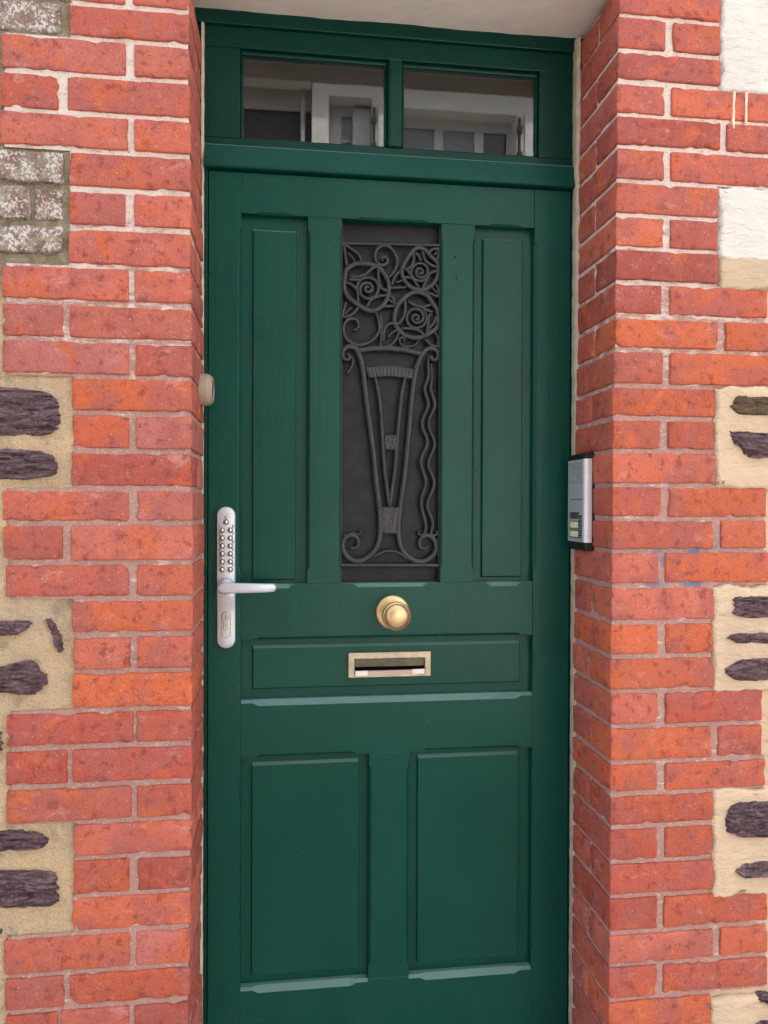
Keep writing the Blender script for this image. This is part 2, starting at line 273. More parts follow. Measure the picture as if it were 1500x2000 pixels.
GRILLE=[
 ('rose_ring',0.011,1,[3015,17924,3193,18042,3436,18069,3679,18022,3829,17879,3923,17696,3941,17510,3903,17322,3789,17151,3620,17052,3451,17066,3264,17172,3060,17314,2967,17478,2959,17663,2987,17812]),
 ('rose_ring',0.0101,1,[4226,17949,4283,18101,4398,18292,4512,18428,4626,18470,4760,18419,4893,18274,5027,18148,5046,17979,4997,17789,4872,17635,4719,17554,4548,17549,4377,17637,4263,17782]),
 ('rose_ring',0.011,1,[4071,16954,4129,17161,4262,17333,4414,17451,4605,17494,4795,17425,4910,17279,5024,17113,5062,16926,5023,16736,4889,16620,4716,16521,4525,16488,4316,16530,4165,16657,4080,16786]),
 ('rose_spiral',0.0078,0,[3269,17398,3236,17526,3276,17654,3376,17743,3505,17768,3624,17724,3700,17623,3709,17497,3651,17384,3543,17317,3421,17320,3334,17392,3305,17491,3332,17582,3395,17638,3468,17652,3530,17636,3571,17593,3581,17537,3561,17488,3520,17458,3475,17454,3439,17473,3422,17505,3425,17538,3443,17562,3468,17571,3489,17565,3500,17551,3500,17537]),
 ('rose_spiral',0.0069,0,[4824,17869,4752,17782,4647,17743,4540,17764,4463,17836,4438,17938,4471,18040,4552,18110,4656,18129,4751,18093,4806,18011,4798,17916,4744,17846,4670,17817,4602,17831,4559,17872,4541,17921,4551,17970,4584,18005,4627,18017,4666,18006,4690,17978,4694,17944,4680,17916,4656,17901,4631,17901,4614,17913,4608,17930,4612,17944,4622,17952]),
 ('rose_spiral',0.0073,0,[4700,17104,4772,17004,4779,16881,4719,16772,4612,16709,4491,16709,4390,16772,4341,16877,4355,16993,4428,17086,4538,17123,4640,17088,4699,17012,4705,16925,4667,16856,4607,16821,4546,16815,4495,16839,4468,16884,4469,16933,4495,16971,4534,16989,4572,16985,4599,16962,4607,16933,4599,16907,4580,16891,4559,16889,4544,16898,4540,16910]),
 ('rose_petal',0.0074,0,[3089,17769,3248,17775,3416,17827,3566,17962,3679,18022]),
 ('rose_petal',0.0074,0,[3707,17986,3716,17726,3790,17542,3922,17491]),
 ('rose_petal',0.0074,0,[3922,17397,3733,17373,3564,17293,3451,17122]),
 ('rose_petal',0.0074,0,[2987,17654,3135,17594,3247,17468,3265,17265,3302,17173]),
 ('rose_petal',0.0074,0,[3061,17703,3229,17709,3322,17694]),
 ('rose_petal',0.0074,0,[4483,18389,4492,18202,4435,18050,4283,17970]),
 ('rose_petal',0.0074,0,[4683,18397,4759,18194,4912,18087,5046,18064]),
 ('rose_petal',0.0074,0,[5036,17979,4873,17935,4796,17801,4681,17562]),
 ('rose_petal',0.0074,0,[4263,17801,4434,17807,4529,17717,4624,17560]),
 ('rose_petal',0.0074,0,[4531,18354,4607,18282,4654,18171]),
 ('rose_petal',0.0074,0,[4321,18009,4397,17899,4453,17864]),
 ('rose_petal',0.0074,0,[4376,17281,4547,17192,4718,17179,4890,17231]),
 ('rose_petal',0.0074,0,[4300,17316,4299,17035,4204,16827,4090,16758]),
 ('rose_petal',0.0074,0,[4919,17100,4832,16938,4812,16749,4774,16542]),
 ('rose_petal',0.0074,0,[4222,16677,4431,16683,4602,16650,4754,16522]),
 ('rose_petal',0.0074,0,[4661,17158,4813,17088,4928,17072]),
 ('rose_petal',0.0074,0,[5004,16980,4947,16828,4850,16713,4831,16618]),
 ('scroll',0.0081,0,[3942,17790,4027,17886,4113,18038,4104,18262,3982,18435,3831,18485,3699,18414,3633,18263,3661,18133,3773,18054,3886,18086,3915,18180,3849,18234,3783,18194,3802,18139]),
 ('leaf_edge',0.0072,0,[2943,18476,3101,18390,3268,18267,3333,18121]),
 ('leaf_edge',0.0072,0,[2943,18476,2970,18292,3016,17998]),
 ('leaf_edge',0.0072,0,[5076,18469,4913,18444,4817,18346]),
 ('leaf_edge',0.0072,0,[5076,18469,5056,18337,4989,18202]),
 ('leaf_edge',0.0072,0,[2937,16865,2947,17032,3004,17219]),
 ('leaf_edge',0.0072,0,[2937,16884,3133,16945,3273,17116]),
 ('leaf_edge',0.0072,0,[4007,17624,4074,17813,4188,17929]),
 ('leaf_edge',0.0072,0,[3960,17557,4130,17572,4320,17588]),
 ('leaf_edge',0.0072,0,[5082,17397,4929,17448,4757,17518]),
 ('leaf_edge',0.0072,0,[5082,17406,5054,17584,4978,17694]),
 ('leaf_edge',0.0072,0,[4082,17169,3921,17164,3827,17142]),
 ('leaf_edge',0.0072,0,[4082,17178,4035,17326,3950,17417]),
 ('leaf_edge',0.0072,0,[3748,16199,3994,16316,4108,16450,4165,16601]),
 ('leaf_edge',0.0072,0,[3824,16387,3844,16649,3939,16763,4071,16795]),
 ('leaf_edge',0.0072,0,[5070,16304,4888,16338,4754,16466]),
 ('leaf_edge',0.0072,0,[5070,16314,5051,16492,4965,16641]),
 ('leaf_vein',0.0056,0,[3017,18294,3137,18188,3211,18042]),
 ('leaf_vein',0.0056,0,[5037,18421,4941,18313]),
 ('leaf_vein',0.0056,0,[2965,16940,3134,17112]),
 ('leaf_vein',0.0056,0,[4093,17674,4254,17745]),
 ('leaf_vein',0.0056,0,[5035,17480,4901,17607]),
 ('leaf_vein',0.0056,0,[4035,17223,3940,17305]),
 ('leaf_vein',0.0056,0,[3919,16464,4014,16578,4137,16647]),
 ('scroll',0.0083,0,[3150,16630,3206,16613,3272,16689,3244,16818,3133,16862,3002,16793,2946,16643,3001,16441,3168,16315,3373,16301,3580,16400,3721,16589,3732,16795,3657,17016]),
 ('stem',0.0067,0,[3751,16982,3788,16759,3772,16479,3752,16199]),
 ('scroll',0.0056,0,[4259,16398,4297,16455,4240,16491,4183,16433,4221,16322,4373,16288,4525,16329,4640,16463]),
 ('vase_rim',0.0118,0,[3261,16169,3561,16217,3748,16232,3975,16237,4315,16208,4667,16141]),
 ('vase_side',0.0121,0,[3037,16089,3092,16035,3055,15964,2962,15986,2929,16087,2972,16199,3093,16254,3224,16205,3316,16021,3372,15781,3426,15335,3499,14777,3591,14125,3637,13752,3664,13435,3737,12874,3774,12406,3754,12069,3678,11846,3508,11660,3301,11570,3095,11628,2966,11797,2948,11983,3041,12113,3191,12130,3284,12036,3265,11887,3171,11851,3115,11889]),
 ('vase_side',0.0121,0,[4935,16085,4896,16037,4983,16010,5056,16116,5002,16227,4868,16266,4734,16184,4619,15975,4542,15729,4464,15164,4425,14695,4366,14037,4336,13718,4307,13436,4229,12873,4180,12404,4189,12066,4264,11821,4435,11631,4644,11553,4855,11607,5009,11775,5010,11964,4895,12116,4742,12118,4646,12005,4664,11873,4760,11835,4818,11881]),
 ('tendril',0.0067,0,[3055,16071,3157,15971,3129,15813,3026,15653]),
 ('vase_stem',0.0092,0,[3634,15637,3726,15247,3781,14781,3817,14220,3862,13566,3908,13248,3967,12761]),
 ('vase_stem',0.0092,0,[4323,15650,4237,15255,4178,14692,4139,14223,4089,13567,4041,13248,3982,12761]),
 ('base_arc',0.0067,0,[3620,11659,3828,11769,3998,11790,4169,11756,4358,11622]),
 ('wavy_bar',0.0084,0,[4916,16084,4839,16054,4820,15922,4832,15640,4751,15357,4830,15019,4707,14698,4706,14510,4815,14191,4685,13851,4685,13663,4783,13305,4687,12947,4701,12683,4781,12400,4771,12212,4684,12137,4604,12194,4656,12241]),
 ('wavy_bar',0.0081,0,[4887,15924,4909,15585,4885,15359,4980,15021,4860,14700,4859,14492,4977,14154,4854,13795,4853,13626,4971,13286,4820,12834,4877,12607,4944,12399,4905,12173,4995,12131,5053,12191,4995,12238]),
 ('tendril',0.0056,0,[2911,12151,3023,12146,3191,12190,3275,12148,3337,12219,3294,12260]),
 ('cross_bar',0.0067,0,[2878,18483,5143,18543]),
 ('cross_bar',0.0084,0,[2853,11486,5124,11468]),
]
GRILLE_PLATES=[[3428,15797,3973,15845,4514,15790,4456,15577,3973,15611,3502,15575],[3846,14337,4129,14339,4134,14013,3864,14011],[3765,12758,4195,12757,4136,12169,3820,12172]]
STONES_L=[
 [-4318,14807,-3469,14893,-2954,14856,-2781,14822,-2434,14773,-2330,14610,-2279,14382,-2333,14153,-2482,14033,-2959,13984,-3560,14051,-4323,14044],
 [-4242,13668,-3647,13761,-3219,13791,-2701,13749,-2440,13668,-2337,13486,-2372,13330,-2617,13266,-3050,13211,-4245,13237],
 [-4093,10696,-3325,10724,-2936,10715,-2755,10656,-2877,10540,-3085,10445,-4095,10407],
 [-2597,10753,-2493,10769,-2389,10602,-2285,10324,-2269,10140,-2357,10096,-2425,10291,-2511,10549],
 [-4352,9820,-3330,9906,-3028,9960,-2793,10008,-2690,9840,-2499,9706,-2535,9551,-2728,9384,-2988,9357,-3419,9445,-4354,9549],
 [-4203,6969,-3434,6988,-3003,6972,-2656,6860,-2473,6748,-2614,6609,-3005,6588,-3265,6567,-4205,6653],
 [-4377,6256,-3353,6226,-2834,6219,-2380,6135,-2355,5893,-2339,5662,-2401,5556,-2838,5541,-3357,5614,-4380,5714],
 [-3959,5230,-3403,5216,-3265,5169,-3335,5065,-3960,5076],
 [-4105,8836,-3465,8837,-3320,8695,-3287,8493,-3374,8296,-4109,8294],
]
STONES_R=[
 [10628,15016,11025,15043,11469,15019,12481,15004,12481,14650,11136,14633,10760,14597,10540,14677,10485,14809,10562,14923],
 [10474,14297,10804,14331,11047,14303,11358,14264,12482,14233,12482,13744,11081,13737,10860,13808,10694,13971,10518,14134],
 [10562,10973,10805,11010,11359,10980,12371,10930,12371,10523,11081,10530,10749,10579,10540,10624,10584,10788],
 [10452,10143,10606,10253,11026,10274,11583,10229,12372,10179,12372,10002,11026,10015,10584,10068],
 [10430,9558,10628,9676,10937,9760,11360,9727,12372,9657,12372,9239,11137,9237,10694,9303,10452,9393],
 [10540,6794,10805,6863,11138,6877,11584,6843,12488,6754,12488,6093,11138,6151,10694,6177,10474,6262,10441,6521],
 [10661,5455,10871,5618,11361,5639,12375,5607,12375,5293,11138,5311,10750,5346],
 [11183,2813,11272,2930,11698,2873,12377,2773,12377,2626,11474,2725],
 [11116,2309,11206,2426,11586,2361,12378,2269,12378,2038,11250,2182],
]
GREY=[(-0.427,2.179,-0.218,2.238),(-0.427,2.120,-0.230,2.173),(-0.421,1.854,-0.226,1.908),(-0.362,1.787,-0.281,1.845),(-0.275,1.788,-0.227,1.843),(-0.422,1.728,-0.227,1.776)]
PATCH=[(1.028,2.107,2.344),(1.027,1.712,1.919),(1.021,1.314,1.520),(1.021,0.905,1.121),(1.022,0.492,0.712),(1.021,0.029,0.290)]

# ---------------------------------------------------------------- the place: ground, street, house
D = 0.2196                # door face, metres behind the wall face (wall face y = 0)
WX = 0.808                # right-hand reveal (left-hand reveal x = 0)
SOFF = 2.317
def struct(o): o['kind'] = 'structure'; return o
struct(bx('ground', -150, 150, -150, 150, -.60, -.302, EARTH))
struct(bx('road', -30, 30, -5.0, -1.5, -.30, -.28, TAR))
struct(bx('pavement', -30, 30, -1.5, .0, -.30, -.16, GRANITE, bevel=.01))
struct(bx('far_pavement', -30, 30, -6.6, -5.0, -.30, -.16, GRANITE, bevel=.01))

house = empty('house_wall', (0, 0, 0), 'house front of red brick quoins with sandy render and purple stones around the green door', 'wall')

def gl(a, b, r, step):
    n = max(1, round((b - a - 2 * r) / step)); return [a, a + r * .45] + [a + r + (b - a - 2 * r) * i / n for i in range(n + 1)] + [b - r * .45, b]
def brick_mesh(name, x0, x1, y0, y1, z0, z1, seed, r=.0035, chip=1.0, step=.012, wob=.0006):
    X, Y, Z = gl(x0, x1, r, step), gl(y0, y1, r, .03), gl(z0, z1, r, step)
    idx, V, F = {}, [], []
    nx, ny, nz = len(X) - 1, len(Y) - 1, len(Z) - 1
    def vid(i, j, k):
        key = (i, j, k)
        if key not in idx: idx[key] = len(V); V.append((X[i], Y[j], Z[k]))
        return idx[key]
    for i in range(nx):
        for k in range(nz):
            F.append((vid(i,0,k), vid(i+1,0,k), vid(i+1,0,k+1), vid(i,0,k+1)))
    for j in range(ny):
        for k in range(nz):
            F.append((vid(0,j,k), vid(0,j,k+1), vid(0,j+1,k+1), vid(0,j+1,k))); F.append((vid(nx,j,k), vid(nx,j+1,k), vid(nx,j+1,k+1), vid(nx,j,k+1)))
        for i in range(nx):
            F.append((vid(i,j,0), vid(i,j+1,0), vid(i+1,j+1,0), vid(i+1,j,0))); F.append((vid(i,j,nz), vid(i+1,j,nz), vid(i+1,j+1,nz), vid(i,j+1,nz)))
    R = random.Random(seed); tilt = R.uniform(-.004, .004); dy = R.uniform(-.0013, .0013); yaw = R.uniform(-.005, .005)
    cx, cz = (x0 + x1) / 2, (z0 + z1) / 2; out = []
    lo, hi = (x0, y0, z0), (x1, y1, z1)
    for v in V:
        ins = [min(max(v[a], lo[a] + r), hi[a] - r) for a in range(3)]; d = [v[a] - ins[a] for a in range(3)]; l = sqrt(sum(q * q for q in d))
        p = [ins[a] + d[a] / l * r for a in range(3)] if l > 1e-9 else list(v)
        near = sum(1 for a in range(3) if min(v[a] - lo[a], hi[a] - v[a]) < r * 1.6)
        if near >= 2:
            n = N(v, 62, seed) + .45 * N(v, 170, seed)
            if n > .15:
                q = min((n - .15) * .007 * chip, .004)
                for a in range(3):
                    if v[a] - lo[a] < r * 1.6: p[a] += q
                    elif hi[a] - v[a] < r * 1.6: p[a] -= q
        w = N(v, 26, seed * 1.7) * wob + N(v, 9, seed) * wob
        p[1] += w if v[1] - lo[1] < 2 * r else 0
        p[0] += N(v, 22, seed + 9) * wob; p[2] += N(v, 22, seed + 5) * wob * 1.3 + (v[0] - cx) * tilt
        p[1] += dy + (v[0] - cx) * yaw
        out.append(p)
    return out, F
def brick(parent, x0, x1, y0, y1, z0, z1, colr, name='brick', mat=None, **kw):
    V, F = brick_mesh(name, x0, x1, y0, y1, z0, z1, rnd.uniform(0, 80), **kw)
    c = ((x0 + x1) / 2, (y0 + y1) / 2, (z0 + z1) / 2)
    o = mk(name, [(v[0]-c[0], v[1]-c[1], v[2]-c[2]) for v in V], F, mat or BRICK, parent, smooth=True); o.location = c
    o.color = tuple(colr) + (1,); return o
PINK, SALM, ORAN, RED, DEEP = (.53, .172, .150), (.56, .145, .100), (.61, .142, .060), (.48, .094, .062), (.42, .096, .074)
def pick(*w):
    P = (PINK, SALM, ORAN, RED, DEEP); t = rnd.choices(range(5), w)[0]; u = rnd.choices(range(5), w)[0]; k = rnd.uniform(.25, .6); g = rnd.uniform(.88, 1.1)
    return tuple(min(1, (P[t][a] * (1 - k) + P[u][a] * k) * g) for a in range(3))
def sheet(V, F, us, ws, fn):
    b = len(V); n = len(us)
    for w in ws:
        for u in us: V.append(fn(u, w))
    for j in range(len(ws) - 1):
        for i in range(n - 1): F.append((b+j*n+i, b+j*n+i+1, b+(j+1)*n+i+1, b+(j+1)*n+i))
def lin(a, b, step): n = max(1, round((b - a) / step)); return [a + (b - a) * i / n for i in range(n + 1)]

def quoin(side, JZ, rows):
    Lf = side == 'L'; X0 = 0.0 if Lf else WX; sg = 1 if Lf else -1
    zs = [JZ[0] + (JZ[0] - JZ[1])] + list(JZ); n = len(rows)
    rows = list(rows); zs = zs[:]
    while len(zs) < n + 1: zs.append(zs[-1] - .0672)
    pat = rows[-6:] if Lf else rows[-6:]
    while zs[-1] > -.10:
        rows.append(rows[len(rows) - 6]); zs.append(zs[-1] - .0672)
    mids = [(zs[k] + zs[k + 1]) / 2 for k in range(len(rows))]; ccs = [(r[-1][1] if Lf else r[0][0]) for r in rows]
    def cat(z):
        if z >= mids[0]: return ccs[0]
        for k in range(len(mids) - 1):
            if mids[k] >= z >= mids[k + 1]: t = (mids[k] - z) / (mids[k] - mids[k + 1]); return ccs[k] + (ccs[k + 1] - ccs[k]) * t
        return ccs[-1]
    V, F = [], []
    q = mk('brick_quoin', [(0, 0, 0)], [], None, house)
    for k, row in enumerate(rows):
        zt, zb = zs[k], zs[k + 1]; mid = (zt + zb) / 2
        out = (row[0][0] if Lf else row[-1][1]); corner = (row[-1][1] if Lf else row[0][0])
        far = out - .005 if Lf else out + .005
        us = lin(min(far, corner - sg * .003), max(far, corner - sg * .003), .006)
        def ff(x, z):
            y = .0060 + N((x, 0, z), 45, 3) * .0011 + N((x, 0, z), 160, 8) * .0008
            if abs(x - far) < 1e-6: y = .03
            return (x + (cat(z) - corner if abs(x - corner) < .02 else 0), y, z)
        sheet(V, F, us, lin(zb, zt, .0056), ff)
        ys = lin(.0052, D + .02, .008)
        def fr(y, z):
            x = cat(z) - sg * .0050 + sg * (N((X0, y, z), 45, 5) * .0008 + N((X0, y, z), 160, 2) * .0006)
            return (x, y, z)
        sheet(V, F, ys, lin(zb, zt, .0056), fr)
        stretcher = (row[-1][1] - row[-1][0] if Lf else row[0][1] - row[0][0]) > .15
        t = 1 - max(0, min(1, mid / 2.2))
        for i, (a, b) in enumerate(row):
            if Lf and i == 0 and a < -.3: a -= .005
            atc = (i == len(row) - 1) if Lf else (i == 0)
            if Lf:
                if mid > 1.75: w = (6, 3, 4 if (atc and mid < 2.05) else .5, 1, 3) if not atc else (4, 4, 4 if mid < 2.05 else 1, 1, 2)
                elif mid > .95: w = (3, 6, 5 if atc else 2, 1, 1)
                else: w = (1, 4, 3, 4, 1)
            else:
                if mid > 1.75: w = (1, 3, 1.2, 2, 5)
                elif mid > .95: w = (.4, 2, 9, 1, 1)
                else: w = (.3, 2, 6, 5, 1)
            z0, z1 = zb + .0047 + rnd.uniform(-.0012, .0012), zt - .0047 + rnd.uniform(-.0012, .0012)
            dep = .102 if (stretcher or not atc) else .2
            brick(q, a, b, 0, dep, z0, z1, pick(*w))
        if stretcher:      # the brick behind the corner header, seen on the reveal
            z0, z1 = zb + .0047, zt - .0047
            a, b = (corner - .10, corner) if Lf else (corner, corner + .10)
            brick(q, a, b, .111, .2, z0, z1, pick(3, 3, 1, 2, 4) if Lf else pick(2, 4, 2, 3, 3))
    me = bpy.data.meshes.new('brick_quoin'); me.from_pydata(V, [], F)
    me.polygons.foreach_set('use_smooth', [True] * len(F)); me.materials.append(MORTAR); q.data = me
    return q
qL = quoin('L', LZ, LB); qL['label'] = 'stepped red brick quoin on the lock side of the door'
qR = quoin('R', RZ, RB); qR['label'] = 'stepped red brick quoin on the intercom side of the door'

# rubble infill left: rough sandy render with stones and old lichen-covered bricks
V, F = [], []
sheet(V, F, lin(-.62, -.09, .0055), lin(-.14, 2.45, .0055), lambda x, z: (x, .0105 + N((x, 0, z), 7, 1) * .004 + N((x, 0, z), 30, 2) * .0042 + N((x, 0, z), 110, 4) * .0038, z))
infL = mk('rubble_infill', V, F, SAND, house, smooth=True)
# right: cream base with trowelled patches
V, F = [], []
sheet(V, F, lin(.96, 1.7, .01), lin(-.14, 2.45, .01), lambda x, z: (x, .0125 + N((x, 0, z), 12, 6) * .003 + N((x, 0, z), 50, 2) * .0012, z))
infR = mk('rubble_infill', V, F, CREAM, house, smooth=True)
for n, (x0, z0, z1) in enumerate(PATCH):
    x1 = 1.66; us = lin(x0, x1, .0045); ws = lin(z0, z1, .0045); V, F = [], []
    def fp(x, z, n=n):
        jag = .0075 * N((x, n, z), 30, n) + .0035 * N((x, n, z), 120, n + 3)
        e = min(x - x0, x1 - x, z - z0, z1 - z); y = -.0012 + N((x, 0, z), 9, n) * .0022 + N((x, 0, z), 34, n) * .0012
        if e < .0001: y = .012
        elif e < .006: y += (.006 - e) * .45
        px, pz = x, z
        if e < .012:
            if min(x - x0, x1 - x) <= min(z - z0, z1 - z): px += jag
            else: pz += jag
        return (px, y, pz)
    sheet(V, F, us, ws, fp)
    mk('render_patch', V, F, WHITE if n < 2 else CREAM, infR, smooth=True)
def stone(parent, P, mat, proud):
    pts = [(P[i] / 1e4, P[i + 1] / 1e4) for i in range(0, len(P), 2)]
    x0, x1 = min(p[0] for p in pts), max(p[0] for p in pts); z0, z1 = min(p[1] for p in pts), max(p[1] for p in pts); sd = rnd.uniform(0, 50)
    nu, nw = max(8, int((x1 - x0) / .0035)), max(8, int((z1 - z0) / .0028)); V, F = [], []
    rows = []
    for j in range(nw + 1):
        z = z0 + (z1 - z0) * (.01 + .98 * j / nw); xs = []
        for i in range(len(pts)):
            (ax, az), (b_x, bz) = pts[i], pts[(i + 1) % len(pts)]
            if (az <= z < bz) or (bz <= z < az): xs.append(ax + (b_x - ax) * (z - az) / (bz - az))
        if len(xs) >= 2: rows.append((z, min(xs), max(xs)))
    for j, (z, a, b) in enumerate(rows):
        a += N((0, z, 0), 300, sd) * .007; b += N((0, z, 9), 300, sd) * .007
        for i in range(nu + 1):
            x = a + (b - a) * i / nu; e = min(min(x - a, b - x), (z - rows[0][0]) * 1.3, (rows[-1][0] - z) * 1.3)
            rise = min(1, max(0, e / .006)) ** .6
            st = N((x * 9, 0, z * 75), 1, sd) * .0065 + N((x * 40, 0, z * 210), 1, sd) * .0060 + N((x, 0, z), 130, sd) * .0034
            y = .016 - rise * (proud + .011) + st * rise
            V.append((x, y, z + N((x, 0, z), 60, sd) * .003 + N((x, 0, z), 190, sd) * .0018))
    n = nu + 1
    for j in range(len(rows) - 1):
        for i in range(nu): F.append((j*n+i, j*n+i+1, (j+1)*n+i+1, (j+1)*n+i))
    return mk('stone', V, F, mat, parent, smooth=False)
for k, P in enumerate(STONES_L): stone(infL, P, SCHIST, .004)
for k, P in enumerate(STONES_R): stone(infR, P, BROWNST if k == 0 else SCHIST, .014)
for (a, b, c, d) in GREY: brick(infL, a, c, .0035, .1, b, d, (.3, .25, .2), 'old_brick', OLDB, chip=1.6, wob=.0016)
# two runs of cream paint below the white patch
for (x, zt, zb, s) in ((1.0565, 2.108, 2.0335, 1), (1.0832, 2.108, 2.041, 5)):
    V, F = [], []; ws = lin(zb, zt, .003); m_ = 7
    for z in ws:
        w = .0026 + .0006 * N((x, z, 0), 90, s); w *= 1 if z > zb + .004 else .75
        xc = x + N((0, z, s), 40, s) * .0016
        for i in range(m_): a = pi * i / (m_ - 1); V.append((xc - cos(a) * w, .001 - sin(a) * .0032, z))
    for j in range(len(ws) - 1):
        for i in range(m_ - 1): F.append((j*m_+i, j*m_+i+1, (j+1)*m_+i+1, (j+1)*m_+i))
    mk('paint_drip', V, F, DRIP, infR, smooth=True)
# cream plaster fillet between brick and door frame
for sgn, X in ((1, 0.0), (-1, WX)):
    V, F = [], []; zz = lin(-.05, SOFF - .003, .006)
    for z in zz:
        ya = (.213 if sgn > 0 else .196) + N((X, 0, z), 30, 2) * .003 + N((X, 1, z), 110, 2) * .0022
        t = (-.0006 if sgn > 0 else .0016) + N((X, 2, z), 50, 4) * .0012
        for (dx, y) in ((-.006, ya - .002), (t * .7, ya), (t, ya + .006), (t + .0008, D - .004), (t - .001 + N((X, 3, z), 90, 7) * .001, D + .004)): V.append((X + sgn * dx, y, z))
    for j in range(len(zz) - 1):
        for i in range(4): F.append((j*5+i, j*5+i+1, (j+1)*5+i+1, (j+1)*5+i))
    mk('plaster_fillet', V, F, FILLET, house, smooth=True)
# lintel with plastered soffit
V, F = [], []
sheet(V, F, lin(-.02, WX + .03, .012), lin(.012, .30, .012), lambda x, y: (x, y, SOFF + (x / WX) * .003 + N((x, y, 0), 8, 2) * .0025 + N((x, y, 0), 30, 2) * .0012))
soff = mk('soffit', V, F, SOFFIT, house, smooth=True)
boxes('lintel', [(-.40, 1.20, .004, .34, SOFF + .012, 2.62)], SOFFIT, house, bevel=.006)
# the rest of the front and the body of the house (blocks the sun behind it)
boxes('facade', [(-6, -.58, .016, .42, -.3, 5.4), (1.62, 7, .016, .42, -.3, 5.4), (-.58, 1.62, .016, .42, 2.60, 5.4), (-.58, -.105, .106, .42, -.3, 2.60), (WX + .105, 1.62, .106, .42, -.3, 2.60)], FACADE, house)
boxes('house_body', [(-6, -5.8, .42, 6, -.3, 5.4), (6.8, 7, .42, 6, -.3, 5.4), (-6, 7, 6, 6.2, -.3, 5.4), (-6, 7, .0, 6.2, 5.4, 5.6)], FACADE, house)
mk('house_roof', [(-6,-.2,5.5),(7,-.2,5.5),(7,3.1,7.9),(-6,3.1,7.9),(7,6.4,5.5),(-6,6.4,5.5),(-6,-.2,5.6),(7,-.2,5.6),(7,3.1,8.02),(-6,3.1,8.02),(7,6.4,5.6),(-6,6.4,5.6)], [(0,1,2,3),(3,2,4,5),(9,8,7,6),(11,10,8,9),(0,6,7,1),(5,4,10,11),(0,3,9,6),(3,5,11,9),(1,7,8,2),(2,8,10,4)], SLATE, house)
boxes('hallway', [(-.70, -.6, .42, 2.6, -.1, 2.7), (1.4, 1.5, .42, 2.6, -.1, 2.7), (-.6, 1.4, 2.5, 2.6, -.1, 2.7), (-.6, 1.4, .42, 2.5, 2.6, 2.7), (-.7, 1.5, .26, 2.6, -.1, -.0)], HALL, house)
bx('threshold', -.02, WX + .02, -.02, .30, -.16, .004, GRANITE, house, bevel=.006)

# ---------------------------------------------------------------- door frame with transom light
fr = empty('door_frame', (0, 0, 0), 'dark green fixed door frame with two-pane transom light above the door', 'door frame')
TB = 2.040                                            # top of the transom bar
bx('jamb', -.02, .0068, D - .004, D + .05, 0, TB, SHADEPAINT, fr, .0012); bx('jamb', .8045, .83, D - .004, D + .05, 0, TB, SHADEPAINT, fr, .0012)
bx('head', -.02, .83, D - .008, D + .05, 2.290, SOFF + .012, SHADEPAINT, fr, .002)
bx('sash_rail', -.02, .83, D + .0, D + .05, 2.2465, 2.2895, SHADEPAINT, fr, .0015)
bx('sash_stile', -.02, .0735, D + .0006, D + .05, TB + .016, 2.246, SHADEPAINT, fr, .0015)
bx('sash_stile', .7285, .83, D + .0006, D + .05, TB + .016, 2.246, SHADEPAINT, fr, .0015)
bx('sash_rail', -.02, .83, D + .0012, D + .05, TB, TB + .0155, SHADEPAINT, fr, .001)
prism('mullion', [(.3885, 2.0562), (.4205, 2.0562), (.4205, 2.2462), (.3885, 2.2462)], D - .006, D + .045, SHADEPAINT, fr, .006, 3)
# drip moulding: sloping face that turns up to the sky
prof = [(D + .05, 1.987), (D - .0125, 1.987), (D - .0155, 1.990), (D - .0150, 1.996), (D - .0065, 2.036), (D - .003, TB - .0005), (D + .05, TB - .0005)]
V = [(.0005, y, z) for y, z in prof] + [(.8115, y, z) for y, z in prof]; n = len(prof)
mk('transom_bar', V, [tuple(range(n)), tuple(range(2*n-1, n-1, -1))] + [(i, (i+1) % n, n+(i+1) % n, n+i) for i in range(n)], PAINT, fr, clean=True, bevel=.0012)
for (a, b) in ((.0735, .3885), (.4205, .7285)):
    z0, z1 = TB + .0155, 2.2465
    for nm, L in (('glazing_bead', (a, b, z0, z0 + .007)), ('glazing_bead', (a, b, z1 - .009, z1)), ('glazing_bead', (a, a + .006, z0 + .007, z1 - .009)), ('glazing_bead', (b - .006, b, z0 + .007, z1 - .009))):
        bx(nm, L[0] + .0002, L[1] - .0002, D + .009, D + .03, L[2] + .0002, L[3] - .0002, SHADEPAINT, fr, .003)
    bx('pane', a + .002, b - .002, D + .017, D + .021, z0 + .002, z1 - .002, GLASS, fr)

